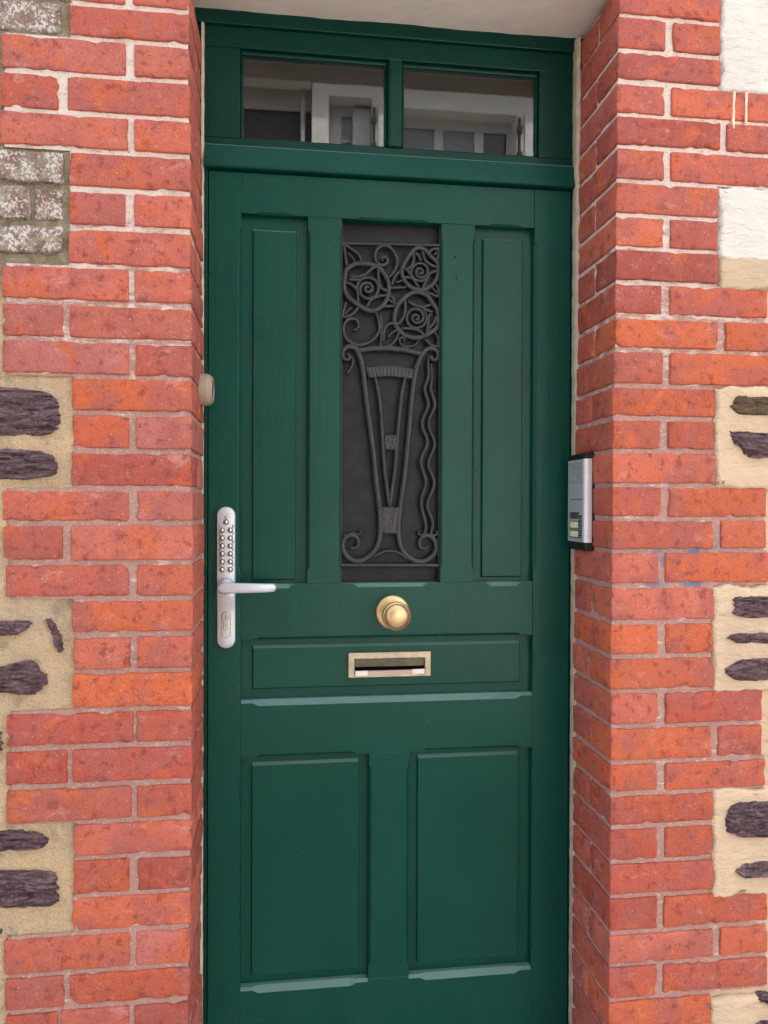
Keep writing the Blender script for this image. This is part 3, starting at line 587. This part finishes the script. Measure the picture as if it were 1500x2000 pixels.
# ---------------------------------------------------------------- the door leaf
door = empty('front_door', (0, 0, 0), 'dark green panelled front door with iron rose grille, brass knob and keypad lock', 'door')
DX0, DX1, DZ0, DZ1 = .0085, .8030, .010, 1.984
STL, STR = .0768, .7190
def board(name, x0, x1, z0, z1, yf, yb, ch=(), base=0.0):
    # ch: (side, a, b, size) stop-chamfers along an edge between a and b
    m_, s_ = .026, .012
    def knots(side, lo, hi):
        o0 = base if side == 'T' else 0.0; K = [(lo, 0.0)]
        for (sd_, a, b, cc) in sorted([q for q in ch if q[0] == side], key=lambda q: q[1]):
            K += ([(a + .0004, o0)] if o0 else []) + [(a + m_, o0), (a + m_ + s_, cc), (b - m_ - s_, cc), (b - m_, o0)] + ([(b - .0004, o0)] if o0 else [])
            if o0: K = K[:-5 - 1] + ([(a, 0.0)] if a > lo + 1e-6 else []) + K[-6:] + ([(b, 0.0)] if b < hi - 1e-6 else [])
        return K + [(hi, 0.0)]
    ring = []
    for t, o in knots('B', x0, x1)[:-1]: ring.append(((t, z0 + o), (t, z0), o))
    for t, o in knots('R', z0, z1)[:-1]: ring.append(((x1 - o, t), (x1, t), o))
    for t, o in knots('T', x0, x1)[::-1][:-1]: ring.append(((t, z1 - o), (t, z1), o))
    for t, o in knots('L', z0, z1)[::-1][:-1]: ring.append(((x0 + o, t), (x0, t), o))
    n = len(ring); V = [(f[0], yf, f[1]) for f, e, o in ring] + [(e[0], yf + min(o, .010), e[1]) for f, e, o in ring] + [(e[0], yb, e[1]) for f, e, o in ring]
    F = [tuple(range(n)), tuple(range(3*n-1, 2*n-1, -1))]
    for i in range(n):
        j = (i + 1) % n; F.append((n+i, 2*n+i, 2*n+j, n+j))
        if ring[i][2] or ring[j][2]: F.append((i, n+i, n+j, j))
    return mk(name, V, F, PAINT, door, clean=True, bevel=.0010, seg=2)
yb = D + .040
ZT, ZM, ZH0, ZH1, ZL0, ZL1 = 1.898, 1.110, .862, .991, .246, .740
XA, XB, XC, XD, XE, XF = .2165, .2895, .508, .584, .352, .4405
board('stile', DX0, STL - .0002, DZ0, DZ1, D, yb, [('R', ZM, ZT, .0055), ('R', ZH0, ZH1, .003), ('R', ZL0, ZL1, .0045)])
board('stile', STR + .0002, DX1, DZ0, DZ1, D, yb, [('L', ZM, ZT, .0075), ('L', ZH0, ZH1, .0035), ('L', ZL0, ZL1, .0055)])
yr = D + .0005
board('rail', STL, STR, ZT, DZ1, yr, yb, [('B', STL, XA, .005), ('B', XB, XC, .005), ('B', XD, STR, .005)])
board('rail', STL, STR, ZH1, ZM, yr, yb, [('T', STL, XA, .009), ('T', XB, XC, .008), ('T', XD, STR, .009), ('B', STL, STR, .006)])
board('rail', STL, STR, ZL1, ZH0, yr, yb, [('T', STL, STR, .0120), ('B', STL, XE, .006), ('B', XF, STR, .006)], base=.0060)
board('rail', STL, STR, DZ0, ZL0, yr, yb, [('T', STL, XE, .0115), ('T', XF, STR, .0115)], base=.0055)
yr = D + .0008
board('muntin', XA, XB, ZM + .0002, ZT - .0002, yr, yb, [('L', ZM, ZT, .0055), ('R', ZM, ZT, .004)])
board('muntin', XC, XD, ZM + .0002, ZT - .0002, yr, yb, [('L', ZM, ZT, .004), ('R', ZM, ZT, .0055)])
board('muntin', XE, XF, ZL0 + .0002, ZL1 - .0002, yr, yb, [('L', ZL0, ZL1, .0055), ('R', ZL0, ZL1, .0055)])
def panel(x0, x1, z0, z1, fx0, fx1, fz0, fz1):
    y0, y1 = D + .0205, D + .0125; e = .008
    fx0, fx1, fz0, fz1 = fx0 - .0005, fx1 + .0035, fz0 - .006, fz1 + .003
    rings = [(x0 - e, x1 + e, z0 - e, z1 + e, y0 + .012), (x0 - e, x1 + e, z0 - e, z1 + e, y0), (fx0, fx1, fz0, fz1, y0), (fx0 + .0012, fx1 - .0012, fz0 + .002, fz1 - .0045, y1)]
    V, F = [], []
    for a, b, c, d, y in rings: V += [(a, y, c), (b, y, c), (b, y, d), (a, y, d)]
    for k in range(3):
        for i in range(4): j = (i + 1) % 4; F.append((k*4+i, k*4+j, (k+1)*4+j, (k+1)*4+i))
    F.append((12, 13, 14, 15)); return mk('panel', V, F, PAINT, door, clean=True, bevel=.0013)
panel(STL, XA, ZM, ZT, .1005, .1895, 1.124, 1.868); panel(XD, STR, ZM, ZT, .605, .6935, 1.126, 1.873)
panel(STL, STR, ZH0, ZH1, .1015, .6907, .889, .973)
panel(STL, XE, ZL0, ZL1, .100, .3285, .2695, .7207); panel(XF, STR, ZL0, ZL1, .4615, .689, .271, .7235)
for (x, z, r) in ((.5392, 1.8267, .0026), (.5414, 1.7886, .0015), (.5432, 1.7795, .0019)):
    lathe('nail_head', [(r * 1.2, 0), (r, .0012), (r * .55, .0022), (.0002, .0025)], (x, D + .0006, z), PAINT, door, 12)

# grille: dark pane behind, wrought-iron roses in a vase
bx('dark_pane', XB - .01, XC + .01, D + .030, D + .036, ZM - .01, ZT + .01, BACK, door)
pts0 = [(XB - .002, ZM), (XC + .002, ZM), (XC + .002, ZT), (XB - .002, ZT)]
gr = mk('grille', *[[(x0_, y_, z_) for x0_, x1_ in ((XB - .004, XB + .0022), (XC - .0022, XC + .004)) for y_ in (D + .012, D + .022) for z_ in (ZM - .004, ZT + .004) for x0_ in (x0_, x1_)], []], IRON, door)
V, F = [], []
for (x0, x1, y0, y1, z0, z1) in ((XB - .004, XB + .0022, D + .012, D + .022, ZM - .004, ZT + .004), (XC - .0022, XC + .004, D + .012, D + .022, ZM - .004, ZT + .004)):
    b = len(V); V += [(x0,y0,z0),(x1,y0,z0),(x1,y1,z0),(x0,y1,z0),(x0,y0,z1),(x1,y0,z1),(x1,y1,z1),(x0,y1,z1)]
    F += [(b,b+3,b+2,b+1),(b+4,b+5,b+6,b+7),(b,b+1,b+5,b+4),(b+1,b+2,b+6,b+5),(b+2,b+3,b+7,b+6),(b+3,b,b+4,b+7)]
gme = bpy.data.meshes.new('grille'); gme.from_pydata(V, [], F); gme.materials.append(IRON); gr.data = gme
gr['label'] = 'black wrought-iron grille of roses in a vase'
def clampx(x): return min(max(x, XB + .0035), XC - .0035)
def ribbon(name, w, closed, P, k):
    pts = [(P[i] / 1e4, P[i + 1] / 1e4) for i in range(0, len(P), 2)]
    q = catmull(pts, closed); n = len(q); V, F = [], []; beaded = name == 'wavy_bar'
    yf = D + .0105 + (k % 5) * .0004; th = .009 if name.startswith(('rose_ring', 'vase', 'cross')) else .008
    hw0 = w / 2
    for i, (x, z) in enumerate(q):
        a = q[i - 1] if (i or closed) else q[0]; b = q[(i + 1) % n] if (i < n - 1 or closed) else q[-1]
        tx, tz = b[0] - a[0], b[1] - a[1]; l = sqrt(tx * tx + tz * tz) or 1e-6; nx, nz = -tz / l, tx / l
        t = i / max(1, n - 1); hw = hw0
        if not closed and name not in ('cross_bar', 'vase_rim'): hw *= min(1, .6 + 4 * min(t, 1 - t))
        if beaded: hw *= 1 + .16 * sin(i * 2.1)
        hy = .0012 * sin(i * 2.1) if beaded else .0005 * N((x, z, 0), 150, k)
        x = x if name == 'cross_bar' else clampx(x)
        for (o, y) in ((-1, yf + th), (-1, yf + .0028), (-.72, yf + .0008), (0, yf + hy), (.72, yf + .0008), (1, yf + .0028), (1, yf + th)):
            V.append((x + nx * hw * o, y, z + nz * hw * o))
    m_ = 7
    for i in range(n if closed else n - 1):
        j = (i + 1) % n
        for s_ in range(m_): F.append((i*m_+s_, i*m_+(s_+1) % m_, j*m_+(s_+1) % m_, j*m_+s_))
    if not closed: F += [tuple(range(m_)), tuple(range(n*m_-1, n*m_-m_-1, -1))]
    return mk(name, V, F, IRON, gr, smooth=False, clean=True)
for k, (nm, w, cl, P) in enumerate(GRILLE):
    o = ribbon(nm, w, cl, P, k)
    for p_ in o.data.polygons: p_.use_smooth = True
for pi_, P in enumerate(GRILLE_PLATES):      # hammered plates
    pts = [(P[i] / 1e4, P[i + 1] / 1e4) for i in range(0, len(P), 2)]; h = len(pts) // 2
    top, bot = pts[:h], pts[h:][::-1]; nu = 42 if pi_ == 0 else 18; nw = 8 if pi_ == 0 else 16; V, F = [], []
    def along(L, u):
        u *= len(L) - 1; i = min(int(u), len(L) - 2); t = u - i; t = t if len(L) == 2 else t
        return (L[i][0] + (L[i+1][0] - L[i][0]) * t, L[i][1] + (L[i+1][1] - L[i][1]) * t)
    for j in range(nw + 1):
        for i in range(nu + 1):
            u = i / nu; (ax, az), (bx_, bz) = along(top, u), along(bot, u); w = j / nw
            if pi_ == 0: arch = .0012 * sin(u * pi); az += arch; bz += arch
            x, z = ax + (bx_ - ax) * w, az + (bz - az) * w
            dpt = .0011 * sin(i * 1.9) if pi_ == 0 else .0026 * N((x, z, 0), 230, 3)
            if pi_ == 0 and j <= 1: dpt = -.0012
            V.append((x, D + .0128 + dpt, z))
    for j in range(nw):
        for i in range(nu): F.append((j*(nu+1)+i, j*(nu+1)+i+1, (j+1)*(nu+1)+i+1, (j+1)*(nu+1)+i))
    o = mk('hammered_plate', V, F, IRON, gr, smooth=True); m_ = o.modifiers.new('thick', 'SOLIDIFY'); m_.thickness = .003; m_.offset = 0

# brass centre knob
lathe_k = [(.0372, 0), (.0372, .003), (.036, .0055), (.030, .0065), (.017, .0075), (.0145, .011), (.014, .044), (.018, .049), (.027, .052), (.0300, .055), (.0308, .059), (.0300, .0625), (.0282, .0645), (.0272, .0648), (.0263, .0665), (.024, .0700), (.0195, .0735), (.013, .076), (.0065, .0772), (.0004, .0776)]
kb = lathe('centre_knob', lathe_k[4:], (.4030, D + .0005, 1.0465), BRASS, door, 64); kb['label'] = 'round brass knob in the middle of the door'
lathe('knob_rose', [(.0372, 0), (.0372, .003), (.036, .0055), (.030, .0068), (.0004, .0070)], (.4030, D + .0005, 1.0465), BRASS, kb, 64)
# brass letter plate
LY = D + .0125
x0, x1, z0, z1 = .3063, .4895, .9040, .9585
def ringplate(name, o, i, yf, ybk, mat, parent, bevel):
    (a, b, c, d), (e, f, g, h) = o, i
    V = [(p, y, q) for y in (yf, ybk) for p, q in ((a, c), (b, c), (b, d), (a, d), (e, g), (f, g), (f, h), (e, h))]; F = []
    for k in range(4):
        j = (k + 1) % 4; F += [(k, j, 4 + j, 4 + k), (8 + k, 12 + k, 12 + j, 8 + j), (k, 8 + k, 8 + j, j), (4 + k, 4 + j, 12 + j, 12 + k)]
    return mk(name, V, F, mat, parent, clean=True, bevel=bevel)
lp = ringplate('letter_plate', (x0, x1, z0, z1), (.3205, .4755, .9095, .9440), LY - .0068, LY + .002, OLDBRASS, door, .0018); lp['label'] = 'brass letter plate with white tape on its lower lip'
bx('letter_opening', .3195, .4765, LY - .0004, LY + .004, .9085, .9450, VOID, lp)
V = [(.3215, LY - .0052, .9435), (.4745, LY - .0052, .9435), (.4745, LY - .0008, .9262), (.3215, LY - .0008, .9262)]
fo = mk('letter_flap', V + [(a, b + .0008, c) for a, b, c in V], [(0,1,2,3),(7,6,5,4),(0,4,5,1),(1,5,6,2),(2,6,7,3),(3,7,4,0)], DARKBRASS, lp, bevel=.0003)
bx('letter_lip', .3218, .4742, LY - .0075, LY + .001, .9085, .9180, PTAPE, lp, .0012)
prism('tape', [(.3220, .9076), (.3487, .9083), (.3487, .9186), (.3220, .9182)], LY - .0086, LY - .0030, WTAPE, lp, .0008); prism('tape', [(.4476, .9090), (.4748, .9096), (.4748, .9200), (.4476, .9193)], LY - .0088, LY - .0030, WTAPE, lp, .0008)

# keypad lock with lever handle
PC, PW, PZ0, PZ1 = .0470, .0187, .9765, 1.2755
def dz(z):
    if z > 1.0865: return .0200
    if z > 1.052: t = (1.0865 - z) / .0345; t = t * t * (3 - 2 * t); return .0178 - .0068 * t
    return .0110
zz = sorted(set([PZ0 + PW * (1 - cos(a * pi / 24)) for a in range(13)] + [PZ1 - PW * (1 - cos(a * pi / 24)) for a in range(13)] + lin(PZ0 + PW, 1.086, .008) + lin(1.087, PZ1 - PW, .02)))
V, F = [], []
for z in zz:
    hw = PW
    if z < PZ0 + PW: hw = sqrt(max(0, PW ** 2 - (PZ0 + PW - z) ** 2))
    if z > PZ1 - PW: hw = sqrt(max(0, PW ** 2 - (z - PZ1 + PW) ** 2))
    hw = max(hw, .0008); d = dz(z); e = min(z - PZ0, PZ1 - z); rd = .0028; d -= max(0, rd - e) * .8
    for (o, y) in ((-hw, 0), (-hw, d - .003), (-hw + min(.0009, hw * .3), d - .0009), (-hw + min(.003, hw * .6), d), (hw - min(.003, hw * .6), d), (hw - min(.0009, hw * .3), d - .0009), (hw, d - .003), (hw, 0)): V.append((PC + o, D - y, z))
for j in range(len(zz) - 1):
    for i in range(7): F.append((j*8+i, j*8+i+1, (j+1)*8+i+1, (j+1)*8+i))
F += [tuple(range(8)), tuple(range(len(V) - 1, len(V) - 9, -1))]
lock = mk('keypad_lock', V, F, SILVER, door, smooth=True); lock['label'] = 'silver keypad lock with lever handle and key cylinder'
em = lock.modifiers.new('split', 'EDGE_SPLIT'); em.split_angle = radians(38)
fy = D - .0200
def button(x, z):
    lathe('button_collar', [(.0060, 0), (.0060, .0006), (.0052, .0010), (.0002, .0010)], (x, fy + .0001, z), INK, lock, 18)
    lathe('button', [(.0052, 0), (.0052, .0022), (.0046, .0040), (.0032, .0054), (.0016, .0060), (.0002, .0062)], (x, fy, z), STEEL, lock, 20)
def glyph(ch, x, z, size):
    cu = bpy.data.curves.new('numeral', 'FONT'); cu.body = ch; cu.size = size; cu.align_x = 'CENTER'; cu.align_y = 'CENTER'; cu.extrude = .00008; cu.resolution_u = 3; cu.offset = .00022
    t = bpy.data.objects.new('tmp', cu); C.objects.link(t); dg_ = bpy.context.evaluated_depsgraph_get()
    me = bpy.data.meshes.new_from_object(t.evaluated_get(dg_)); bpy.data.objects.remove(t); bpy.data.curves.remove(cu)
    o = link('numeral', me, INK, lock); o.location = (x, fy - .0001, z); o.rotation_euler = (pi / 2, 0, 0); return o
BX = (.0392, .0558); BZ = [1.2262 - i * .0165 for i in range(6)]
button(PC + .0004, 1.2432); glyph('C', PC, 1.2527, .0095)
for i in range(6):
    for c_, lab in ((0, '12345X'), (1, '67890Y')):
        button(BX[c_], BZ[i]); glyph(lab[i], (.0333, .0612)[c_], BZ[i] + .0083, .0092)
bx('maker_mark', PC - .0095, PC + .0095, fy - .0001, fy + .0001, 1.2597, 1.2607, ZINC, lock)
BC = (.0470, 1.1095)
lathe('lever_boss', [(.0175, 0), (.0175, .006), (.0168, .0075), (.0158, .0082), (.0158, .016), (.0002, .016)], (BC[0], fy + .0005, BC[1]), SILVER, lock, 48)
# lever: rounded tapering arm
V, F = [], []; secs = 26; m_ = 16
for i in range(secs + 1):
    t = i / secs; x = BC[0] - .0150 + t * .1205
    hh = .0118 * (1 - t) + .0088 * t; hz = BC[1] - .0008 - .0012 * t; tk = .0065
    s0 = min(1, sqrt(max(0, 1 - (1 - min(1, (x - BC[0] + .0150) / .0150)) ** 2))) if t < .13 else 1
    s1 = sqrt(max(0, 1 - (max(0, (t - .93) / .07)) ** 2)) if t > .93 else 1
    s_ = max(.05, s0 if t < .13 else .25 + .75 * s1)
    yc = fy - .0300 - .004 * sin(t * pi) + (.006 * (t - .8) / .2 if t > .8 else 0)
    for k in range(m_):
        a = 2 * pi * k / m_; ca, sa = cos(a), sin(a)
        pw = lambda v: math.copysign(abs(v) ** .55, v)
        V.append((x, yc - pw(sa) * tk, hz + pw(ca) * hh * s_))
for i in range(secs):
    for k in range(m_): F.append((i*m_+k, i*m_+(k+1) % m_, (i+1)*m_+(k+1) % m_, (i+1)*m_+k))
F += [tuple(range(m_)), tuple(range(len(V) - 1, len(V) - m_ - 1, -1))]
mk('lever_handle', V, F, SILVER, lock, smooth=True, clean=True)
lathe('lever_neck', [(.0125, 0), (.0125, .022), (.0002, .022)], (BC[0], fy - .006, BC[1]), SILVER, lock, 32)
def stadium(cx, zb, zt, r, n=12): return [(cx + r * cos(pi + pi * i / n), zb + r + r * sin(pi + pi * i / n)) for i in range(n + 1)] + [(cx + r * cos(pi * i / n), zt - r + r * sin(pi * i / n)) for i in range(n + 1)]
ly = D - .0110
a_, b_ = stadium(.0463, .9995, 1.0555, .0098), stadium(.0463, 1.0003, 1.0547, .0090)
n = len(a_); V = [(x, ly - .0004, z) for x, z in a_] + [(x, ly - .0004, z) for x, z in b_] + [(x, ly + .001, z) for x, z in a_]
mk('escutcheon_groove', V, [(i, (i+1) % n, n+(i+1) % n, n+i) for i in range(n)], INK, lock)
cyl = [(.0463 + .0047 * cos(t), 1.0195 + .0047 * sin(t)) for t in [pi + pi * i / 10 for i in range(11)]] + [(.0463 + .0083 * cos(t), 1.0435 + .0083 * sin(t)) for t in [-.95 + (pi + 1.9) * i / 20 for i in range(21)]]
prism('key_cylinder', cyl, ly - .0030, ly + .002, NICKEL, lock, .0006)
bx('keyhole', .0455, .0471, ly - .0034, ly - .0024, 1.0390, 1.0472, BLACK, lock)

# ---------------------------------------------------------------- things fixed to the reveals
ic = empty('intercom', (0, 0, 0), 'grey metal intercom panel with name cards on the right brick reveal', 'intercom')
y0, y1, z0, z1, xf = .1010, .1960, 1.1860, 1.3905, .7905
bx('back_box', xf + .004, WX + .004, y0 - .003, y1 + .002, z0, z1, BLACK, ic, .004)
prism('end_cap', [(xf - .0008, 1.3788), (WX, 1.3788), (WX, z1 + .001), (xf + .005, z1 + .001), (xf - .0008, z1 - .004)], y0 - .004, y1 + .003, BLACK, ic, .0015)
prism('end_cap', [(xf + .005, z0 - .001), (WX, z0 - .001), (WX, 1.2022), (xf - .0008, 1.2022), (xf - .0008, z0 + .006)], y0 - .004, y1 + .003, BLACK, ic, .0015)
bx('face_plate', xf, xf + .006, y0 + .001, y1, 1.2025, 1.3785, ALU, ic, .0008)
ed = [(xf - .0012, y0 + .003), (xf - .0008, y0 - .0005), (xf + .002, y0 - .0028), (xf + .006, y0 - .0038), (xf + .0125, y0 - .0038), (xf + .0155, y0 - .003), (xf + .0155, y0 + .003)]
n = len(ed); V = [(x, y, 1.2025) for x, y in ed] + [(x, y, 1.3785) for x, y in ed]
mk('edge_profile', V, [tuple(range(n - 1, -1, -1)), tuple(range(n, 2*n))] + [(i, (i+1) % n, n+(i+1) % n, n+i) for i in range(n)], ALUB, ic, clean=True, bevel=.0006)
bx('edge_strip', xf - .0010, xf + .001, y0 + .0050, y0 + .0085, 1.2030, 1.3780, ALUB, ic, .0003)
for k in range(9):
    z = 1.3745 - k * .0050
    V = [(xf + .0004, y0 + .014, z), (xf + .0004, y1 - .008, z), (xf - .0022, y1 - .008, z - .0030), (xf - .0022, y0 + .014, z - .0030), (xf + .0004, y1 - .008, z - .0038), (xf + .0004, y0 + .014, z - .0038)]
    mk('louvre', V, [(0, 1, 2, 3), (3, 2, 4, 5), (0, 3, 5), (1, 4, 2)], ALU, ic, clean=True)
bx('panel_seam', xf - .0002, xf + .002, y0 + .009, y1 - .012, 1.2925, 1.2940, BLACK, ic)
lathe_s = lathe('camera_dot', [(.0022, 0), (.0022, .0012), (.0004, .0013)], (xf + .001, y0 + .016, 1.3345), BLACK, ic, 14, axis='+x')
for c_ in lathe_s.data.vertices: c_.co.x = 2 * (xf + .001) - c_.co.x
lathe_s.data.flip_normals()
for k, (a, b, mt) in enumerate(((1.2545, 1.2640, OLDBRASS), (1.2325, 1.2452, CARD), (1.2130, 1.2257, CARD))):
    bx('name_frame', xf - .0010, xf + .001, .1290, .1830, a - .0022, b + .0022, DARKBRASS, ic, .0004)
    bx('name_card', xf - .0014, xf + .001, .1330, .1790, a, b, mt, ic, .0002)
for k in range(10): bx('call_button', xf - .0024, xf + .001, .1150, .1262, 1.2105 + k * .0051, 1.2132 + k * .0051, BLACK if k % 2 else DARKBRASS, ic, .0004)
bell = empty('bell_push', (0, 0, 0), 'round beige bell push on the left brick reveal', 'bell push')
bc = (-.002, .1500, 1.5115)
lathe('housing', [(0.0317, 0.0000), (0.0324, 0.0068), (0.0322, 0.0161), (0.0311, 0.0200), (0.0290, 0.0223), (0.0276, 0.0231), (0.0267, 0.0255), (0.0250, 0.0270), (0.0230, 0.0270), (0.0219, 0.0259), (0.0216, 0.0213), (0.0004, 0.0213)], bc, BEIGE, bell, 56, axis='+x')
lathe('push_button', [(0.0204, 0.0214), (0.0204, 0.0247), (0.0189, 0.0258), (0.0004, 0.0263)], bc, BLACK, bell, 40, axis='+x')

# ---------------------------------------------------------------- across the street (seen mirrored in the transom glass)
OY = -6.0
op = empty('facing_house', (0, 0, 0), 'pale rendered house across the street mirrored in the transom panes', 'house')
w1, w2 = (.607, 1.06, 3.95, 5.50), (1.385, 2.60, 3.95, 5.43)
xs0, xs1, zt = .436, 7.0, 5.85
boxes('wall', [(xs0, w1[0], OY - .35, OY, -.3, zt), (w1[1], w2[0], OY - .35, OY, -.3, zt), (w2[1], xs1, OY - .35, OY, -.3, zt),
    (w1[0], w1[1], OY - .35, OY, -.3, w1[2]), (w1[0], w1[1], OY - .35, OY, w1[3], zt), (w2[0], w2[1], OY - .35, OY, -.3, w2[2]), (w2[0], w2[1], OY - .35, OY, w2[3], zt)], OPWHITE, op)
boxes('eaves', [(xs0 - .1, xs1, OY - .3, OY + .30, zt, zt + .14)], WOODW, op, .01)
mk('roof', [(xs0 - .1, OY + .34, zt + .15), (xs1, OY + .34, zt + .15), (xs1, OY - 4, zt + 2.6), (xs0 - .1, OY - 4, zt + 2.6), (xs0 - .1, OY + .34, zt + .22), (xs1, OY + .34, zt + .22), (xs1, OY - 4, zt + 2.7), (xs0 - .1, OY - 4, zt + 2.7)], [(0,1,2,3),(7,6,5,4),(0,4,5,1),(1,5,6,2),(2,6,7,3),(3,7,4,0)], SLATE, op)
def casement(x0, x1, z0, z1, cols, bars):
    y = OY - .20
    wf = boxes('window', [(x0, x1, y - .06, y, z1 - .10, z1), (x0, x1, y - .06, y, z0, z0 + .06)] + [(a, b, y - .06, y, z0 + .06, z1 - .10) for a, b in cols], WOODW, op, .004)
    for i in range(len(cols) - 1):
        a, b = cols[i][1], cols[i + 1][0]
        bx('pane', a, b, y - .035, y - .030, z0 + .06, z1 - .10, DIMGLASS if i == 2 else SKYGLASS, wf)
        for zb in bars: bx('glazing_bar', a, b, y - .045, y - .010, zb, zb + .022, WOODW, wf)
    return wf
casement(w1[0], w1[1], w1[2], w1[3], ((w1[0], .75), (.866, w1[1])), (5.13, 4.6))
bx('open_shutter', .870, 1.055, OY - .185, OY - .15, 4.0, 5.47, WOODW, op, .004)
casement(w2[0], w2[1], w2[2], w2[3], ((w2[0], 1.4055), (1.7526, 1.8454), (2.1919, 2.2916), (2.548, w2[1])), (5.03, 4.6))
for x in (1.075, 2.625): boxes('shutter_hinge', [(x - .012, x + .012, OY, OY + .03, 4.1, 5.40), (x - .026, x + .026, OY, OY + .045, 5.23, 5.30), (x - .026, x + .026, OY, OY + .045, 4.4, 4.47), (x - .026, x + .026, OY, OY + .045, 4.98, 5.03)], IRON, op, .004)
bx('shutter', 1.12, 1.30, OY, OY + .03, 4.0, 5.44, WOODW, op, .004); bx('shutter', 2.68, 3.25, OY, OY + .035, 4.0, 5.44, WOODW, op, .004)
bx('house_door', 3.9, 4.8, OY - .30, OY + .02, -.3, 1.9, SLATE, op, .01)
nb = empty('stone_neighbour_house', (0, 0, 0), 'dark stone house with pale cornice band next to the pale house across the street', 'house')
boxes('wall', [(-7, xs0 - .004, OY - .62, OY - .12, -.3, 5.36)], OPSTONE, nb)
boxes('frieze', [(-7, xs0 - .006, OY - .62, OY - .09, 5.36, 5.575)], OPSHADE, nb)
boxes('cornice', [(-7, xs0 - .008, OY - .62, OY + .16, 5.575, 5.66)], OPWHITE, nb, .01)
mk('roof', [(-7, OY + .2, 5.66), (xs0 - .11, OY + .2, 5.66), (xs0 - .11, OY - 4, 8.0), (-7, OY - 4, 8.0), (-7, OY + .2, 5.74), (xs0 - .11, OY + .2, 5.74), (xs0 - .11, OY - 4, 8.1), (-7, OY - 4, 8.1)], [(0,1,2,3),(7,6,5,4),(0,4,5,1),(1,5,6,2),(2,6,7,3),(3,7,4,0)], SLATE, nb)
V, F = [], []
for z in (-.2, 5.575):
    for i in range(14): a = 2 * pi * i / 14; V.append((.345 + .028 * cos(a), OY - .075 + .028 * sin(a), z))
mk('downpipe', V, [(i, (i+1) % 14, 14+(i+1) % 14, 14+i) for i in range(14)], ZINC, nb, smooth=True)
